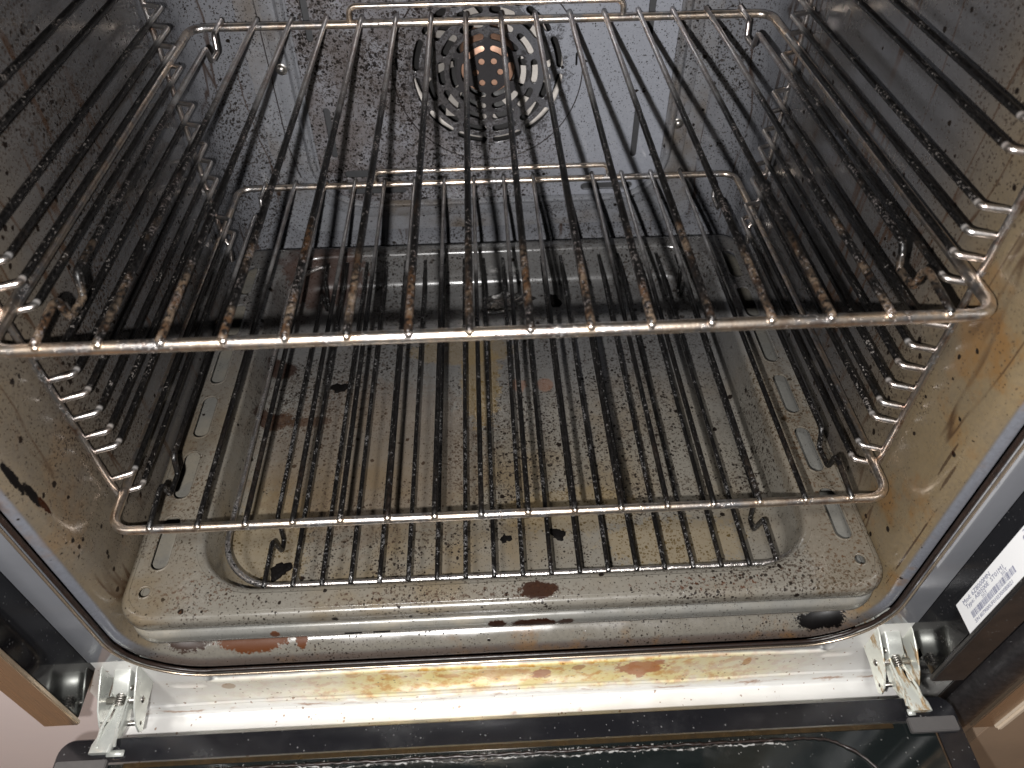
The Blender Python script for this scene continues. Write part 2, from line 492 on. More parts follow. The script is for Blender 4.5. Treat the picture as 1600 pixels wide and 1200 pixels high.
gz_ = N.mr(N.noise(120, 5, .65, stretch=(1, .35, 1)), .52, .62)
M_zincg = N.fin(N.mix(N.math('MULTIPLY', gz_, .8), (.84, .86, .78), (.40, .22, .05)), N.mr(gz_, 0, 1, .28, .5), .5, .5)
M_tan = simple('tan_panel', (.34, .25, .18), .35, 0, 10, .15)
M_cream = simple('cream_edge', (.75, .62, .48), .4, 0, 40, .1)
M_pink = simple('pale_pink_paint', (.92, .79, .76), .6, 0, 6, .05)
M_clip = simple('grey_clip_plastic', (.085, .080, .078), .45, 0, 80, .2)
M_crumb = simple('burnt_food', (.0025, .0018, .0016), .8, 0, 900, .5, bump=.5)
M_crumb.node_tree.nodes['Principled BSDF'].inputs['Specular IOR Level'].default_value = .12
M_foil = simple('foil', (.35, .34, .33), .25, 1, 200, .4)
M_paper = simple('sticker_paper', (.80, .80, .80), .45, 0, 30, .03)
M_ink = simple('sticker_ink', (.16, .17, .26), .5, 0, 100, .2)

def galv():
    N = NT('galvanised_strip')
    x, y, z = N.xyz()
    n = N.noise(55, 5, .6); nb = N.noise(16, 4)
    xx = N.math('ADD', x, N.math('MULTIPLY', N.math('SUBTRACT', nb, .5), .12))
    heat = N.math('MULTIPLY', N.mr(xx, -.27, -.05), N.mr(xx, .26, .09))
    zz = N.math('ADD', z, N.math('MULTIPLY', N.math('SUBTRACT', n, .5), .02))
    band = N.math('MULTIPLY', N.mr(zz, -.338, -.318), N.mr(z, -.284, -.290))
    f = N.math('MULTIPLY', N.math('MULTIPLY', heat, band), N.mr(n, .25, .60, .6, 1.0))
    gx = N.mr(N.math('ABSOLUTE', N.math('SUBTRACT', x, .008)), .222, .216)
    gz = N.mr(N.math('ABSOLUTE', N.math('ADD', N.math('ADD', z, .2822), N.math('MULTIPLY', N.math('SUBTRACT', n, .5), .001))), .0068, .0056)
    groove_shade = N.math('MULTIPLY', gx, gz)  # groove band darkened in the colour for its shade and dark reflection
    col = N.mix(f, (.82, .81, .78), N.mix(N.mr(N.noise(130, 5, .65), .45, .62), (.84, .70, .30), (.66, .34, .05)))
    col = N.mix(N.math('MULTIPLY', groove_shade, .93), col, (.085, .086, .088))
    nz = N.noise(110, 4, .6)
    for c, r, cc, k in [((.0955, -.03, -.305), (.017, .02, .011), (.42, .11, .012), .8), ((.0225, -.03, -.3045), (.007, .02, .008), (.36, .10, .02), .85), ((-.003, -.03, -.3), (.02, .02, .007), (.55, .24, .03), .55),
                        ((.05, -.03, -.297), (.006, .02, .004), (.40, .14, .03), .7), ((-.045, -.03, -.302), (.008, .02, .003), (.5, .22, .04), .6), ((.172, -.03, -.303), (.003, .02, .007), (.5, .22, .04), .7), ((-.20, -.03, -.30), (.004, .02, .005), (.35, .18, .05), .6)]:
        col = N.mix(N.math('MULTIPLY', N.stain(c, r, nz=nz), k), col, cc)
    line = N.mr(N.math('ABSOLUTE', N.math('SUBTRACT', zz, -.336)), .003, .0)
    line = N.math('MULTIPLY', line, N.mr(N.noise(30, 4), .45, .6))
    col = N.mix(N.math('MULTIPLY', line, .8), col, (.33, .14, .05))
    sp = N.specks(N.warp(), 420, .5, 12)
    col = N.mix(N.math('MULTIPLY', sp, .7), col, (.25, .12, .05))
    N.bump(n, .15, .0004)
    return N.fin(col, N.mr(n, .3, .7, .3, .5), .30, .5)
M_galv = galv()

# ================================================================== the setting
def quad(name, pts, mat, **k):
    bm = bmesh.new(); bm.faces.new([bm.verts.new(p) for p in pts])
    m = bpy.data.meshes.new(name); bm.to_mesh(m); bm.free()
    return link(name, m, mat, smooth=False, **k)
M_floor = simple('kitchen_floor_wood', (.36, .20, .10), .35, 0, 3, .3, stretch=(8, 1, 1))
fo = quad('floor', [(-2.5, -3, -.85), (2.5, -3, -.85), (2.5, 2, -.85), (-2.5, 2, -.85)], M_floor)
tag(fo, kind='structure')

# ================================================================== the oven
HW, ZF, ZT = .2405, -.250, .165       # half width, floor and ceiling of the cavity
YB = .400
RC = .040
oven = thing('oven', 'built-in oven with open door and dirty speckled grey enamel cavity', 'oven', (0, 0, -.40))

def cav(t_out, dz, y, r):            # ring of the cavity outline, widened by t_out, floor lowered by dz
    return [(px, y, pz) for px, pz in rrect(-HW - t_out, HW + t_out, ZF - dz, ZT + t_out, r, 10)]
rings = []
for t in [0, .25, .5, .7, .85, .95, 1.0]:                                  # rolled front flange
    a = t * PI / 2
    rings.append(cav(.0105 * (1 - math.cos(a)), .0165 * (1 - math.cos(a)), -.010 - .0195 * math.sin(a), RC + .0105 * (1 - math.cos(a))))
rings = rings[::-1]
for y in [.02, .06, .1, .14, .18, .22, .26, .30, .34]: rings.append(cav(0, 0, y, RC))
rf = .038
for k in range(0, 9):
    a = k / 8 * PI / 2
    rings.append(cav(-rf * (1 - math.cos(a)), -rf * (1 - math.cos(a)), YB - rf + rf * math.sin(a), max(RC - .6 * rf * (1 - math.cos(a)), .01)))
liner = link('cavity_liner', loft_mesh(rings), M_wall, oven, 'grey enamel cavity lining with ochre grease near the front', org=(0, 0, ZF))
rw = plate_mesh([(q[0], q[2]) for q in rings[-1]], [[(.0025 + .079 * math.cos(2 * PI * k / 48), -.0475 + .079 * math.sin(2 * PI * k / 48)) for k in range(48)]], .001, XZat(YB + .0005))
link('rear_wall', rw, M_liner, oven, smooth=False)

# fan baffle panel: outline with pressed edge, slots and the fan grille
CX, CZ = .0025, -.0475
holes = []
def arc_slot(r, w, a0, a1, n=9):
    pts = []
    e = w / 2 / r
    a0 += e; a1 -= e
    for k in range(n + 1):
        a = a0 + (a1 - a0) * k / n; pts.append((CX + (r + w / 2) * math.cos(a), CZ + (r + w / 2) * math.sin(a)))
    for k in range(1, 5):
        b = a1 + PI * k / 5; c = (CX + r * math.cos(a1), CZ + r * math.sin(a1)); pts.append((c[0] + w / 2 * math.cos(b), c[1] + w / 2 * math.sin(b)))
    for k in range(n + 1):
        a = a1 + (a0 - a1) * k / n; pts.append((CX + (r - w / 2) * math.cos(a), CZ + (r - w / 2) * math.sin(a)))
    for k in range(1, 5):
        b = a0 + PI + PI * k / 5; c = (CX + r * math.cos(a0), CZ + r * math.sin(a0)); pts.append((c[0] + w / 2 * math.cos(b), c[1] + w / 2 * math.sin(b)))
    return pts
for r, w, n, gap in ((.0205, .0052, 6, .0045), (.0303, .0054, 6, .005), (.0402, .0056, 10, .0045), (.0515, .0056, 12, .0048), (.0618, .0056, 12, .0050)):
    st = 2 * PI / n
    for k in range(n):
        c = PI / 2 + st * (k + .5)
        holes.append(arc_slot(r, w, c - st / 2 + gap / 2 / r, c + st / 2 - gap / 2 / r))
for k in range(6):
    a = PI / 6 + k * PI / 3 + PI / 6
    holes.append([(CX + .0105 * math.cos(a + PI / 6 * 0) + .0028 * math.cos(b * PI / 6), CZ + .0105 * math.sin(a) + .0028 * math.sin(b * PI / 6)) for b in range(12)])
for cx, cz, lx, lz in ((-.1410, -.099, .0055, .048), (.1365, -.107, .0055, .048), (-.1430, .008, .0055, .052), (.1385, .004, .0055, .052),
                       (-.106, -.1405, .058, .0075), (.114, -.1615, .050, .0075), (-.107, -.159, .056, .006),
                       (-.0745, -.038, .0016, .011), (.0785, -.038, .0016, .011)):
    holes.append(slot(cx, cz, lx, lz))
YP = .386
inner = rrect(-.157, .163, -.170, .150, .040, 10)
bp_ = plate_mesh(inner, holes, .0016, XZat(YP + .0008), bev=.0004)
bpanel = link('fan_baffle_panel', bp_, M_back, oven, 'blue grey enamel rear panel with brown speckles on its left', smooth=False)
def ring_at(o, y): return [(px, y, pz) for px, pz in rrect(-.157 - o, .163 + o, -.170 - o, .150 + o, .040 + o, 10)]
edge = [ring_at(o, y) for o, y in ((0, YP), (.0006, YP + .0035), (.0028, YP + .0042), (.0040, YP + .0006), (.0050, YP - .0002), (.0072, YP + .0000), (.0085, YP + .0012), (.0110, YP + .0072), (.0122, YP + .0084), (.0225, YP + .0086), (.0235, YP + .0092), (.0238, YP + .0135))]
link('panel_rim', loft_mesh(edge), M_liner, bpanel)
bm = bmesh.new()
add_tube(bm, [(CX + .0815 * math.cos(2 * PI * k / 72), YP, CZ + .0815 * math.sin(2 * PI * k / 72)) for k in range(72)], .0005, 6, True)
link('pressed_ring', bm_mesh(bm), M_seal, bpanel)
for s in (-1, 1):
    link('panel_seam', tube_mesh([(s * .1855, YB - .0002, .14), (s * .1855, YB - .0002, -.115), (s * .1800, YB - .0002, -.150)], .0005, 6), M_seal, bpanel)
# domed grille edge in the middle
def dome(cx, y, cz, r, h, n=20):
    bm = bmesh.new(); R_ = []
    for k in range(6):
        a = k / 5 * PI / 2
        R_.append([(cx + r * math.cos(a) * math.cos(2 * PI * q / n), y - h * math.sin(a), cz + r * math.cos(a) * math.sin(2 * PI * q / n)) for q in range(n)])
    loft_mesh(R_[:-1], bm=bm)
    return bm
for cx, cz in ((.1775, -.1036), (-.174, -.0434), (.1775, .05), (-.174, .09)):
    b = dome(cx, YP + .0078, cz, .0035, .0022, 14); link('screw', bm_mesh(b), M_screw, bpanel)
    b = dome(cx, YP + .0081, cz, .0050, .0006, 18); link('washer', bm_mesh(b), M_screw, bpanel)
# housing and fan behind the grille
def circ(r, y, n=40, cx=CX, cz=CZ): return [(cx + r * math.cos(2 * PI * k / n), y, cz + r * math.sin(2 * PI * k / n)) for k in range(n)]
link('slot_shade_plate', plate_mesh(rrect(-.155, .161, -.168, .150, .03, 8), [[(.0025 + .0785 * math.cos(2 * PI * k / 48), -.0475 + .0785 * math.sin(2 * PI * k / 48)) for k in range(48)]], .001, XZat(YP + .0085)), simple('slot_shade_grey', (.075, .076, .08), .5), oven, smooth=False)  # added dark sheet giving the shade seen through the panel slots
link('fan_housing', loft_mesh([circ(.078, YP + .002), circ(.078, YP + .050), circ(.002, YP + .050)]), M_fandark, oven)
fan_hub = link('fan', loft_mesh([circ(.024, YP + .045), circ(.024, YP + .020), circ(.0235, YP + .013), circ(.020, YP + .0105), circ(.010, YP + .0095), circ(.001, YP + .009)]), M_copper, oven, 'copper coloured fan hub behind the round grille')
for k in range(9):
    a = 2 * PI * k / 9 + .35
    bm = bmesh.new(); R_ = []
    for q in range(7):
        rr_ = .030 + .0285 * q / 6
        a0 = a + .25 * (q / 6) ** 1.5; wd = .34 - .02 * q
        R_.append([(CX + rr_ * math.cos(a0 + wd * u), YP + .013 + .013 * (u + .5), CZ + rr_ * math.sin(a0 + wd * u)) for u in (-.5, -.25, 0, .25, .5)])
    loft_mesh(R_, closed=False, bm=bm)
    link('blade', bm_mesh(bm), M_fan, fan_hub)
bm = bmesh.new()
add_tube(bm, circ(.069, YP + .024, 48), .0033, 8, True)
link('heating_ring', bm_mesh(bm), M_fan, oven, 'pale heating coil round the fan')

# front frame, seal and lower strip
hole = rrect(-.2548, .2548, -.2715, .180, .054, 16)
ZS = -.2495
def frame_side(s):
    h = [(px, pz) for px, pz in hole if s * px > 0]
    low = sorted([p for p in h if p[1] > ZS and p[1] < -.15], key=lambda p: -p[1])
    # point where the arc crosses ZS
    arc = sorted([p for p in h if p[1] < -.15], key=lambda p: -p[1])
    for a, b in zip(arc, arc[1:]):
        if a[1] >= ZS > b[1]:
            t = (a[1] - ZS) / (a[1] - b[1]); cross = (a[0] + (b[0] - a[0]) * t, ZS); break
    pts = [(s * .2768, ZS), (s * .2768, .175), (s * .2548, .175)] + low + [cross]
    return pts, cross
for s in (-1, 1):
    pts, cross = frame_side(s)
    link('front_frame', plate_mesh(pts, [], .0015, XZat(-.0300)), M_frame, oven, smooth=False)
# seal bead following the opening
sealp = [(px, -.0312, pz) for px, pz in rrect(-.2527, .2527, -.2690, .178, .0522, 16)]
bm = bmesh.new()
add_tube(bm, [(p[0], p[1] + random.uniform(-.0003, .0003), p[2] + random.uniform(-.0002, .0002)) for p in sealp], .0015, 8, True)
sl = link('door_seal', bm_mesh(bm), M_seal, oven, 'charred brown seal round the oven opening')
bm = bmesh.new()
add_tube(bm, [(px, -.0330, pz) for px, pz in rrect(-.2553, .2553, -.2720, .180, .0545, 16)], .0009, 6, True)
link('seal_bead', bm_mesh(bm), M_steel, sl)

def strip_mesh():
    bm = bmesh.new()
    arc = sorted([p for p in hole if p[1] < -.2], key=lambda p: p[0])
    def ztop(x):
        for a, b in zip(arc, arc[1:]):
            if a[0] <= x <= b[0] and b[0] > a[0]:
                return min(a[1] + (b[1] - a[1]) * (x - a[0]) / (b[0] - a[0]), ZS)
        return ZS
    nx, nz = 300, 130
    V = []
    for i in range(nx + 1):
        x = -.2965 + .593 * i / nx
        zt = ztop(x); col = []
        for j in range(nz + 1):
            z = zt + (-.3385 - zt) * j / nz
            # long pressed groove with round ends
            d = math.hypot(max(abs(x - .008) - .213, 0), (z + .2825))
            u_ = min(max((.0066 - d) / .0022, 0), 1)
            g = .0030 * u_ * u_ * (3 - 2 * u_)
            rim = .0008 * math.exp(-((d - .0085) / .0018) ** 2)
            y = -.0290 + g - rim
            # step of the folded sheet
            u = min(max((-.3265 - z) / .002, 0), 1); y -= .0016 * (u * u * (3 - 2 * u))
            y += .0005 * math.sin(x * 31 + 1) * math.sin(z * 90)
            # small recess near each hinge
            for hx in (-.2255, .2355):
                d2 = math.hypot(max(abs(x - hx) - .008, 0), z + .2960)
                if d2 < .0045: y += .0012 * (1 - (d2 / .0045) ** 2)
            col.append(bm.verts.new((x, y, z)))
        # fold forward into the ledge
        for k in range(1, 7):
            a = k / 6 * PI / 2
            col.append(bm.verts.new((x, -.0306 - .003 * (1 - math.cos(a)), -.3385 - .003 * math.sin(a))))
        for yy in (-.045, -.060, -.085): col.append(bm.verts.new((x, yy, -.3415)))
        V.append(col)
    for a, b in zip(V, V[1:]):
        for j in range(len(a) - 1): bm.faces.new((a[j], a[j + 1], b[j + 1], b[j]))
    return bm_mesh(bm)
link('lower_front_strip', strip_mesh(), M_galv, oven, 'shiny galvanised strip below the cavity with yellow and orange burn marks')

# side cheeks: black gloss inner face, steel front
for s in (-1, 1):
    ck = link('side_cheek', box_mesh(*sorted((s * .2772, s * .2960)), -.0620, .02, -.262, .26, bev=.0008), M_black, oven, 'glossy black side pillar beside the opening' if s < 0 else 'glossy black side pillar carrying the white sticker', smooth=False)
    link('steel_front', box_mesh(*sorted((s * .2762, s * .2985)), -.0655, -.0622, -.2635, .26, bev=.0007), M_steel if s < 0 else M_steel_dim, ck, smooth=False)
# body of the oven round the cavity
bm = bmesh.new()
add_box(bm, -.2960, .2960, -.027, .48, .185, .26)
add_box(bm, -.2770, .2770, -.062, -.0285, .190, .26)
add_box(bm, -.296, -.262, .021, .48, -.345, .184)
add_box(bm, .262, .296, .021, .48, -.345, .184)
add_box(bm, -.261, .261, .449, .48, -.345, .184)
add_box(bm, -.296, .296, -.02, .48, -.40, -.346)
link('oven_body', bm_mesh(bm), M_black, oven, smooth=False)

# rating sticker with its writing
stk = link('rating_sticker', box_mesh(.2768, .2771, -.0622, -.0436, -.2010, -.062, bev=.0), M_paper, oven, 'white rating sticker with barcode on the black pillar', smooth=False)
def text_mesh(body, size, Mx, font_scale=1.0):
    cu = bpy.data.curves.new('t', 'FONT'); cu.body = body; cu.size = size; cu.extrude = 0.00004; cu.resolution_u = 2
    ob = bpy.data.objects.new('t', cu); COL.objects.link(ob)
    bpy.context.view_layer.update()
    me = bpy.data.meshes.new_from_object(ob.evaluated_get(bpy.context.evaluated_depsgraph_get()))
    bpy.data.objects.remove(ob); bpy.data.curves.remove(cu)
    me.materials.clear(); me.transform(Mx); return me
# writing plane: text x -> world +z, text y -> world +y, facing -x
def WP(y, z, k=1.0): return Matrix(((0, 0, -1, .27672), (0, 1, 0, y), (1 * k, 0, 0, z), (0, 0, 0, 1)))
for body, size, y, z, k in (('Mod: 6Z8000MN', .0038, -.0478, -.1935, 1.35), ('Type: A80500E  ST01M1', .0036, -.0509, -.1925, 1.35), ('SGT', .0026, -.0532, -.174, 1.4), ('SGT', .0026, -.0532, -.149, 1.4),
                            ('S/N 8079000UF01023000B0021', .0030, -.0606, -.1905, 1.22), ('22', .004, -.0475, -.1165, 1.4)):
    link('lettering', text_mesh(body, size, WP(y, z, k)), M_ink, stk, smooth=False)
bm = bmesh.new()
z = -.1905
while z < -.1375:
    w = random.choice((.0003, .0003, .0005, .0008))
    add_box(bm, .27668, .27676, -.0575, -.0537, z, z + w)
    z += w + random.choice((.0004, .0005, .0008))
link('barcode', bm_mesh(bm), M_ink, stk, smooth=False)
bm = bmesh.new()
tri = [(-.0605, -.1085), (-.0475, -.1195), (-.0475, -.0975)]
tp = fillet([(.2767, a, b) for a, b in tri], .0012, 4, True)
add_tube(bm, tp, .00035, 6, True)
add_tube(bm, [(.2767, -.0515 + .0032 * math.sin(a), -.1085 - .0036 * math.cos(a)) for a in [PI * (.2 + 1.6 * k / 14) for k in range(15)]], .0003, 6)
add_tube(bm, [(.2767, -.0525, -.108), (.2767, -.0555, -.1065), (.2767, -.049, -.1015)], .0003, 6)
link('triangle_mark', bm_mesh(bm), M_ink, stk)

# hinges
for s, cx in ((-1, -.2605), (1, .2655)):
    bm = bmesh.new()
    for q in (-1, 1):
        x0 = cx + q * .0118
        prof = [(-.010, -.2590), (-.0315, -.2595), (-.044, -.2660), (-.0535, -.2725), (-.0605, -.281), (-.0625, -.2885), (-.060, -.2925), (-.054, -.2915), (-.040, -.2885), (-.010, -.2885)]
        me = plate_mesh(prof, [slot(-.034, -.281, .014, .0035)] if q * s > 0 else [], .0011, Matrix(((0, 0, 1, x0), (1, 0, 0, 0), (0, 1, 0, 0), (0, 0, 0, 1))), bev=.0002)
        bm.from_mesh(me); bpy.data.meshes.remove(me)
    add_box(bm, cx - .0112, cx + .0112, -.0460, -.010, -.2895, -.2885)
    hg = link('hinge', bm_mesh(bm), M_zinc if s < 0 else M_zincg, oven, 'folded zinc hinge channel' if s < 0 else 'folded zinc hinge channel with orange grease', smooth=False)
    # inner lever
    bm = bmesh.new()
    rings_ = []
    for y, w, z0, z1 in ((-.012, .0058, -.284, -.2640), (-.030, .0058, -.284, -.2650), (-.042, .0056, -.284, -.2705), (-.0435, .0050, -.285, -.2735)):
        rings_.append([(cx + px, y, pz) for px, pz in rrect(-w, w, z0, z1, .0014, 4)])
    loft_mesh(rings_, bm=bm); bm.faces.new([v for v in bm.verts][-20:])
    link('inner_bar', bm_mesh(bm), M_zinc, hg)
    bm = bmesh.new()
    rings_ = []
    for y, w, z0, z1, dx in ((-.040, .0030, -.288, -.279, 0), (-.055, .0048, -.288, -.2785, .0 ), (-.066, .0065, -.284, -.2765, -.002), (-.074, .0070, -.2795, -.2738, -.003), (-.0795, .0068, -.2775, -.2735, -.0035)):
        sx = -1 if s < 0 else 1
        rings_.append([(cx + px - sx * dx * 1.0, y, pz) for px, pz in rrect(-w, w, z0, z1, .0018, 4)])
    loft_mesh(rings_, bm=bm); bm.faces.new(list(bm.verts)[-20:])
    for q in (-1, 1):
        add_tube(bm, [(cx + q * .0030, -.042, -.2770), (cx + q * .0052 + (-.002 if s > 0 else .002) * -1, -.064, -.2755), (cx + q * .0058, -.076, -.2735)], .0010, 6)
    link('lever', bm_mesh(bm), M_zinc if s < 0 else M_zincg, hg)
    bm = bmesh.new()
    add_tube(bm, [(cx - .0125, -.0440, -.2800), (cx + .0125, -.0440, -.2800)], .0024, 14)
    add_tube(bm, [(cx - .0122, -.0570, -.2865), (cx + .0122, -.0570, -.2865)], .0017, 12)
    add_tube(bm, [(cx - .006, -.0385, -.2735), (cx + .006, -.0385, -.2735)], .0020, 12)
    link('rivet', bm_mesh(bm), M_screw, hg)
    bm = bmesh.new()
    n = 40
    add_tube(bm, [(cx + .0030 * math.cos(k * .9), -.041 - .00022 * k, -.2745 + .0030 * math.sin(k * .9)) for k in range(n)], .0006, 6)
    link('spring', bm_mesh(bm), M_screw, hg)
    link('end_tab', box_mesh(cx - .008 - s * -.002, cx - .001, -.0815, -.0775, -.2772, -.2755, bev=.0004) if s > 0 else box_mesh(cx + .001, cx + .012, -.0815, -.0775, -.2772, -.2755, bev=.0004), M_zinc, hg)

# the open door, lying level
DZ = -.2775
door = link('door', None or loft_mesh([[(px, py, DZ - .034) for px, py in rrect(-.2925, .2925, -.52, -.069, .010, 6)],
                            [(px, py, DZ - .0015) for px, py in rrect(-.2925, .2925, -.52, -.069, .010, 6)],
                            [(px, py, DZ - .0002) for px, py in rrect(-.2915, .2915, -.519, -.070, .009, 6)],
                            [(px, py, DZ) for px, py in rrect(-.290, .290, -.5175, -.0715, .008, 6)],
                            [(px, py, DZ) for px, py in rrect(-.2745, .2745, -.502, -.0845, .003, 6)]]), M_door, oven, 'open black door lying level with a grimy glass')
N = NT('door_glass_dark')
n = N.noise(14, 5); sm = N.mr(N.noise(9, 6, .7, stretch=(1, 3, 1)), .45, .75, 0, .35)
d = N.specks(N.warp(200, .002), 620, .42, 14)
c = N.mix(sm, (.006, .008, .008), (.025, .028, .028)); c = N.mix(d, c, (.09, .09, .085))
M_glass = N.fin(c, N.mr(n, .3, .7, .05, .2), 0, .7)
link('door_glass', plate_mesh(rrect(-.2738, .2738, -.5015, -.0852, .003, 4), [], .001, XYat(DZ - .0024)), M_glass, door, smooth=False)
link('glass_gap_rail', box_mesh(-.248, .248, -.0880, -.0850, DZ - .0022, DZ - .0012), simple('greasy_brown_rail', (.07, .045, .02), .3, .6, 150, .5), door, smooth=False)
bm = bmesh.new()
pp = []
base_ = [(px, py) for px, py in rrect(-.235, .235, -.46, -.0915, .045, 14)]
L = len(base_)
for i in range(L):
    a, b = Vector(base_[i]), Vector(base_[(i + 1) % L])
    k = max(1, int((b - a).length / .0022))
    for q in range(k):
        p = a.lerp(b, q / k); pp.append((p.x, p.y + random.uniform(-.0004, .0004), DZ - .0013 + random.uniform(0, .0004)))
add_tube(bm, pp, [.0010 * random.uniform(.7, 1.3) for _ in pp], 6, True)
link('glass_sealing_cord', bm_mesh(bm), M_seal, door)
N = NT('dried_foam'); nn = N.noise(240, 4, .6)
M_froth = N.fin(N.mix(N.mr(nn, .48, .56), (.02, .018, .015), (.26, .255, .245)), .5, 0)
bm = bmesh.new()
pp = []
x = -.20
while x < .175:
    pp.append((x, -.0935 + .0011 * math.sin(x * 130) * math.sin(x * 41) + random.uniform(-.0005, .0005), DZ - .0018)); x += random.uniform(.0010, .0022)
add_tube(bm, pp, [random.uniform(.0003, .0010) for _ in pp], 6)
for k in range(130):
    x = random.gauss(.02, .09)
    t = bmesh.new(); bmesh.ops.create_icosphere(t, subdivisions=1, radius=random.uniform(.0002, .0008))
    for v in t.verts: v.co = Vector((v.co.x * 1.8, v.co.y, v.co.z * .5)) + Vector((max(-.2, min(.2, x)), -.0893 - abs(random.gauss(0, .0014)), DZ - .0016))
    mm = bpy.data.meshes.new('t'); t.to_mesh(mm); t.free(); bm.from_mesh(mm); bpy.data.meshes.remove(mm)
link('dried_foam_line', bm_mesh(bm), M_froth, door, 'white dried cleaner residue along the glass edge')
for x0, x1 in ((-.2895, -.2572), (.2570, .2885)):
    link('glass_clip', box_mesh(x0, x1, -.0925, -.0832, DZ - .001, DZ + .0030, bev=.0006), M_clip, door, smooth=False)
link('door_screw', bm_mesh(dome(0, 0, 0, .0032, .0016, 14)), M_screw, door)
o = bpy.data.objects['door_screw']; o.rotation_euler = (-PI / 2, 0, 0); o.location = o.location + Vector((.2845, -.1015, DZ)) * 1.0

# ================================================================== side runners (wire ladders)
LV = [.139, .125, .081, .067, .0385, .0245, .011, -.0035, -.0325, -.0495, -.0645, -.0800, -.0955, -.1085, -.1345, -.1485]
for s in (-1, 1):
    t = thing('side_runner', 'wire runner ladder hung on the left cavity wall' if s < 0 else 'wire runner ladder hung on the right cavity wall, nearest the white sticker', 'oven runner', (s * .2365, .17, -.158), 'wire runner ladders on the side walls')
    dz = .001 if s < 0 else -.0018
    for yy in (.0285, .3120):
        link('upright', tube_mesh(densify([(s * .2372, yy, -.157), (s * .2372, yy, .160)], .02), .0020, 12), M_upr, t)
    base = None
    for z in LV:
        pts = fillet([(s * .2372, .0295, z + dz), (s * .2245, .0340, z + dz), (s * .2235, .306, z + dz), (s * .2372, .3115, z + dz)], [0, .004, .003, 0], 6)
        if base is None:
            base = link('rung', tube_mesh(densify(pts, .004), .0018, 10, jitter=.02), M_rung, t); bz = z
        else:
            c = base.copy(); COL.objects.link(c); c.parent = t; c.location = base.location + Vector((0, 0, z - bz))
    hk = fillet([(s * .2372, .3085, -.150), (s * .2310, .3040, -.158), (s * .2310, .2990, -.172)], .004, 4)
    link('hook', tube_mesh(hk, .0020, 10), M_upr, t)

# ================================================================== wire racks
RW, RD = .2325, .3733
def make_rack(loc, label, rodmat, rr_=.0020, rail_=.0032):
    z0 = 0.0
    t = thing('oven_rack', label, 'oven rack', loc, 'wire oven racks')
    L_ = Vector(loc)
    def W(p): return Vector(p) + L_
    outline = fillet([(-RW, 0, 0), (RW, 0, 0), (RW, RD, 0), (-RW, RD, 0)], .012, 6, True)
    pts = []
    for a, b in zip(outline, outline[1:] + outline[:1]):
        k = max(1, int((b - a).length / .008))
        for q in range(k): pts.append(W(a.lerp(b, q / k)))
    bmf = bmesh.new(); add_tube(bmf, pts, rail_, 14, True, .012)
    gb = fillet([(-.1065, RD, .001), (-.1055, RD, .0135), (.1115, RD, .0135), (.1125, RD, .001)], .006, 6)
    link('guard_bar', tube_mesh([W(p) for p in densify(gb, .008)], .0022, 10, False, .02), M_rail, t)
    zr = rail_ * .8 + rr_ * .8
    base = None
    for i in range(16):
        x = (i - 7.5) * .0277
        if i in (0, 15):
            ctl = [(x, -.0018, zr), (x, .0235, zr + .0025), (x, .0285, zr + .0015), (x, .0305, zr - .0115), (x, .0475, zr - .0125), (x, .0520, zr),
                   (x, .3190, zr), (x, .3235, zr - .001), (x, .3280, zr - .0120), (x, .3465, zr - .0125), (x, .3500, zr), (x, RD + .0035, zr)]
            p = densify(fillet(ctl, [0, .006, .004, .003, .003, .006, .006, .003, .003, .003, .004, 0], 4), .008)
            link('rod', tube_mesh([W(q) for q in p], rr_, 10, False, .012), rodmat, t)
            continue
        if base is None:
            p = densify([(x, -.0018, zr), (x, RD + .0035, zr)], .006)
            base = link('rod', tube_mesh([W(q) for q in p], rr_, 10, False, .02), rodmat, t); bx = x
        else:
            c = base.copy(); COL.objects.link(c); c.parent = t; c.location = base.location + Vector((x - bx, 0, 0))
    bm = bmf
    for i in range(16):
        x = (i - 7.5) * .0277
        for y in (-.0012, RD + .0012):
            tb = bmesh.new(); bmesh.ops.create_icosphere(tb, subdivisions=2, radius=.0023)
            for v in tb.verts: v.co = v.co * random.uniform(.9, 1.1) + W((x, y, .0028))
            mm = bpy.data.meshes.new('t'); tb.to_mesh(mm); tb.free(); bm.from_mesh(mm); bpy.data.meshes.remove(mm)
    link('outer_frame', bm_mesh(bm), M_rail, t, org=L_)
    return t
make_rack((0, 0, 0), 'upper wire rack with rusty burnt bars and bright front rail', M_rod)
make_rack((0, 0, -.1448), 'lower wire rack with blackened bars just above the baking tray', M_rod2, .0017, .0028)

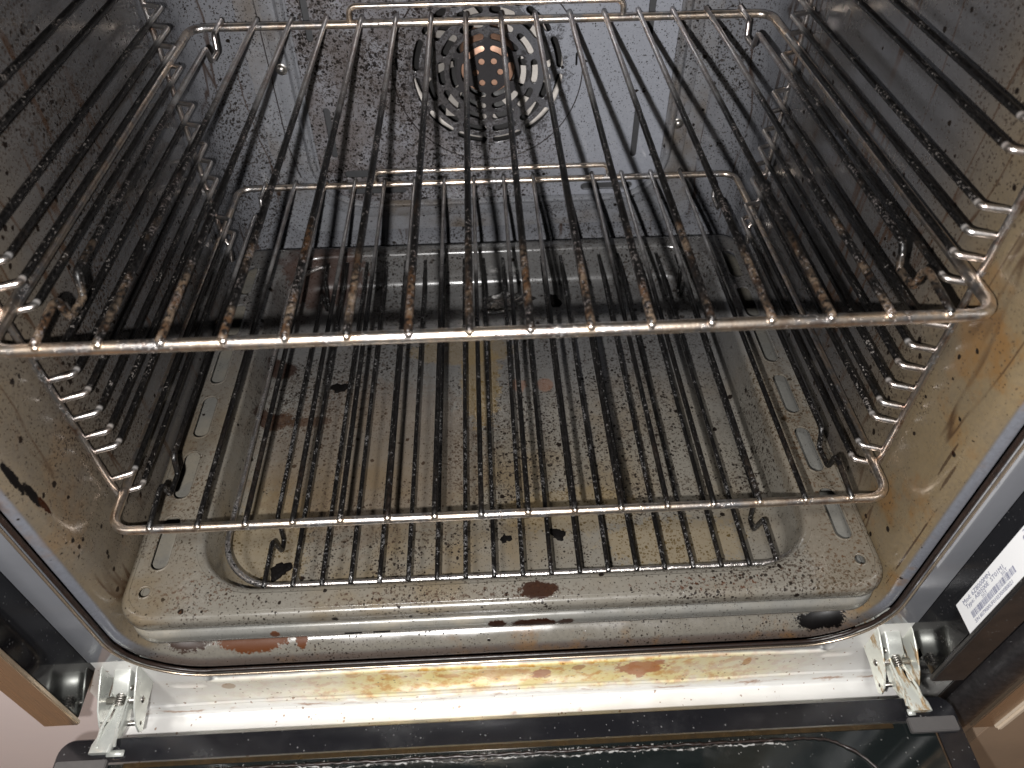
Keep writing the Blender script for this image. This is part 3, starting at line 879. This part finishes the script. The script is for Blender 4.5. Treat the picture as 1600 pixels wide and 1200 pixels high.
# ================================================================== trays
TX0, TX1, TY0, TY1 = -.2390, .2390, -.0315, .347
def make_tray(z, mat, name, label, slots, group, dark_mat=None):
    t = thing(name, label, 'baking tray', (0, .16, z - .037), group)
    hl = []
    bo = (-.203, .206, -.0165, .338)
    basin = rrect(bo[0], bo[1], bo[2], bo[3], .046, 12)
    hl.append(basin)
    for s in (-1, 1):
        if slots:
            for k in range(6): hl.append(slot(s * .2225, .0235 + .0553 * k, .0125, .0425, 6))
        hl.append([(s * .2262 + .0042 * math.cos(a * PI / 8), -.0125 + .0042 * math.sin(a * PI / 8)) for a in range(16)])
    rim = plate_mesh(rrect(TX0 + .003, TX1 - .003, TY0 + .003, TY1 - .003, .020, 10), hl, .0010, XYat(z), bev=.0003)
    bm = bmesh.new(); bm.from_mesh(rim); bpy.data.meshes.remove(rim)
    for hl_ in hl[1:]:
        add_tube(bm, [(q[0], q[1], z + .0001) for q in hl_], .0009, 8, True)
    rim = bpy.data.meshes.new('rim'); bm.to_mesh(rim); bm.free()
    link('rim', rim, mat, t, smooth=False)
    R_ = []
    for k in range(9):
        a = k / 8 * PI / 2
        o = .003 - .0045 * math.sin(a)
        R_.append([(px, py, z + .0005 - .0045 * (1 - math.cos(a))) for px, py in rrect(TX0 + o, TX1 - o, TY0 + o, TY1 - o, .020, 10)])
    for o, zz in ((-.0016, -.0075), (-.0012, -.0105), (.0002, -.0120), (.0015, -.0118)):
        R_.append([(px, py, z + zz) for px, py in rrect(TX0 + o, TX1 - o, TY0 + o, TY1 - o, .020, 10)])
    link('rolled_edge', loft_mesh(R_), mat, t)
    R_ = []
    prof = [(0, .0005)] + [(.0050 * math.sin(a), .0005 - .0050 * (1 - math.cos(a))) for a in [k / 5 * PI / 2 for k in range(1, 6)]]
    prof += [(.0065, -.014), (.0085, -.024)] + [(.0085 + .011 * (1 - math.cos(a)), -.0255 - .011 * math.sin(a)) for a in [k / 7 * PI / 2 for k in range(0, 8)]]
    for o, zz in prof:
        R_.append([(px, py, z + zz) for px, py in rrect(bo[0] + o, bo[1] - o, bo[2] + o, bo[3] - o, .046 - o * .7, 12)])
    for o in (.030, .045): R_.append([(px, py, z - .0365) for px, py in rrect(bo[0] + o, bo[1] - o, bo[2] + o, bo[3] - o, .030, 12)])
    bmt = bmesh.new(); loft_mesh(R_, bm=bmt, cap_end=True)
    link('basin', bm_mesh(bmt), mat, t)
    return t
make_tray(-.195, M_tray, 'baking_tray', 'upper speckled enamel tray with oblong side slots, holding the small wire grid', True, 'stacked enamel trays')
t2 = make_tray(-.2125, M_tray2, 'baking_tray', 'lower enamel tray under the slotted tray, only its front edge and red brown stains showing', False, 'stacked enamel trays')
for x in (-.0985, -.0805):
    link('front_notch', box_mesh(x - .0055, x + .0055, -.0335, -.0329, -.2210, -.2196, bev=.0002), M_crumb, t2, smooth=False)

# ================================================================== small wire grid in the tray
TZ = -.2065
tv = thing('roasting_grid', 'small round-cornered wire grid standing inside the slotted enamel tray', 'wire grid', (.0105, .165, -.231))
ol = fillet([(-.187, -.0055, TZ), (.2065, -.0055, TZ), (.2065, .3345, TZ), (-.187, .3345, TZ)], [.040, .040, .040, .040], 12, True)
pts = []
for a, b in zip(ol, ol[1:] + ol[:1]):
    k = max(1, int((b - a).length / .008))
    for q in range(k): pts.append(a.lerp(b, q / k))
bmf = bmesh.new(); add_tube(bmf, pts, .0020, 12, True, .015)
base = None
for i in range(19):
    x = -.1555 + i * .01845
    zr = TZ + .0028
    if i in (0, 18):
        dpt = -.0225
        ctl = [(x, -.0075, zr), (x, .0265, zr), (x, .0330, zr + dpt), (x, .0420, zr + dpt), (x, .0460, zr), (x, .287, zr), (x, .2910, zr + dpt), (x, .300, zr + dpt), (x, .3065, zr), (x, .336, zr)]
        link('rod', tube_mesh(densify(fillet(ctl, .0026, 5), .006), .0016, 10, False, .02), M_triv, tv); continue
    if base is None:
        base = link('rod', tube_mesh(densify([(x, -.0075, zr), (x, .3362, zr)], .006), .0016, 10, False, .02), M_triv, tv); bx = x
    else:
        c = base.copy(); COL.objects.link(c); c.parent = tv; c.location = base.location + Vector((x - bx, 0, 0))
bm = bmf
for i in range(19):
    tb = bmesh.new(); bmesh.ops.create_icosphere(tb, subdivisions=2, radius=.0018)
    for v in tb.verts: v.co = v.co * random.uniform(.9, 1.1) + Vector((-.1555 + i * .01845, -.0068, TZ + .0018))
    mm = bpy.data.meshes.new('t'); tb.to_mesh(mm); tb.free(); bm.from_mesh(mm); bpy.data.meshes.remove(mm)
link('outer_frame', bm_mesh(bm), M_trivr, tv)

# ================================================================== burnt crumbs
def crumb(x, y, z, r, label, flat=.25, sx=1.0, mat=M_crumb):
    bm = bmesh.new(); n = 26
    ph = [random.uniform(0, 6.28) for _ in range(5)]
    def rad(a): return r * (1 + .22 * math.sin(2 * a + ph[0]) + .16 * math.sin(3 * a + ph[1]) + .12 * math.sin(5 * a + ph[2]) + .08 * math.sin(9 * a + ph[3]))
    R_ = []
    for f, h in ((1.0, 0), (.93, .5), (.7, .9), (.45, .8), (.2, 1.0)):
        R_.append([(x + sx * rad(2 * PI * k / n) * f * math.cos(2 * PI * k / n), y + rad(2 * PI * k / n) * f * math.sin(2 * PI * k / n), z + r * flat * h * random.uniform(.75, 1.1)) for k in range(n)])
    loft_mesh(R_, bm=bm, cap_end=True)
    o = link('burnt_crumb', bm_mesh(bm), mat)
    tag(o, label, 'burnt food', 'burnt spots in the tray')
TF = -.2314
crumb(-.1345, .1945, TF, .0062, 'black burnt blob in the rear left half of the tray, between two grid bars')
crumb(-.1560, .0205, TF, .0066, 'largest black crumb, at the front left corner of the tray under the grid', .4)
crumb(.0382, .0400, TF, .0052, 'black crumb near the middle front of the tray, right one of the pair')
crumb(.0010, .0380, TF, .0036, 'smaller black crumb near the middle front of the tray, left one of the pair')
crumb(-.145, .048, TF, .0022, 'tiny black crumb just behind the largest one at the front left')
crumb(.0700, .1120, TF, .0026, 'small black crumb on a grid bar right of the tray centre')
crumb(.0570, .2990, TF, .0075, 'dark flake at the back of the tray in shadow', .5)
crumb(.0115, .3, TF, .0130, 'crumpled shiny dark flake at the back middle of the tray', .35, 1.8, M_foil)

# ================================================================== neighbours of the oven
pk = link('pink_cupboard_front', box_mesh(-1.3, -.325, .02, .06, -.849, .5, bev=.002), M_pink, smooth=False)
tag(pk, 'pale pink cupboard front left of the oven', 'cupboard')
cab = thing('side_cabinet', 'dark cabinet with rounded black pillar and cream edged door right of the oven', 'cabinet', (.36, .1, -.849))
bm = bmesh.new()
add_box(bm, .300, .3085, -.060, .3, -.35, .3, bev=.0005)
link('filler_strip', bm_mesh(bm), M_black, cab, smooth=False)
R_ = []
prof = [(.3090, .02), (.3095, -.058)] + [(.322 - .0125 * math.cos(a), -.060 - .012 * math.sin(a)) for a in [k / 8 * PI for k in range(9)]] + [(.335, .02)]
for z in (-.349, .3): R_.append([(px, py, z) for px, py in prof])
link('rounded_pillar', loft_mesh(R_, closed=False), M_dark, cab)
link('bronze_strip', box_mesh(.3360, .3385, -.0640, .02, -.349, .3, bev=.0005), M_tan, cab, smooth=False)
link('steel_strip', box_mesh(.3390, .3560, -.0675, .02, -.349, .3, bev=.0008), M_steel, cab, smooth=False)
link('cream_edge', box_mesh(.3565, .3620, -.0700, .02, -.349, .3, bev=.0015), M_cream, cab, smooth=False)
link('cabinet_door', box_mesh(.3625, .80, -.0620, .02, -.848, .3, bev=.0008), M_tan, cab, smooth=False)
link('cabinet_side', box_mesh(.300, .362, -.055, .30, -.848, -.350, bev=.0008), M_tan, cab, smooth=False)

for o in bpy.data.objects:
    if o.type == 'MESH' and o.name.split('.')[0] in ('door', 'cavity_liner', 'panel_rim', 'rolled_edge', 'basin', 'lower_front_strip', 'fan', 'lever', 'inner_bar', 'rounded_pillar'):
        sharp(o, 40)
    if '_w' in o.keys(): del o['_w']
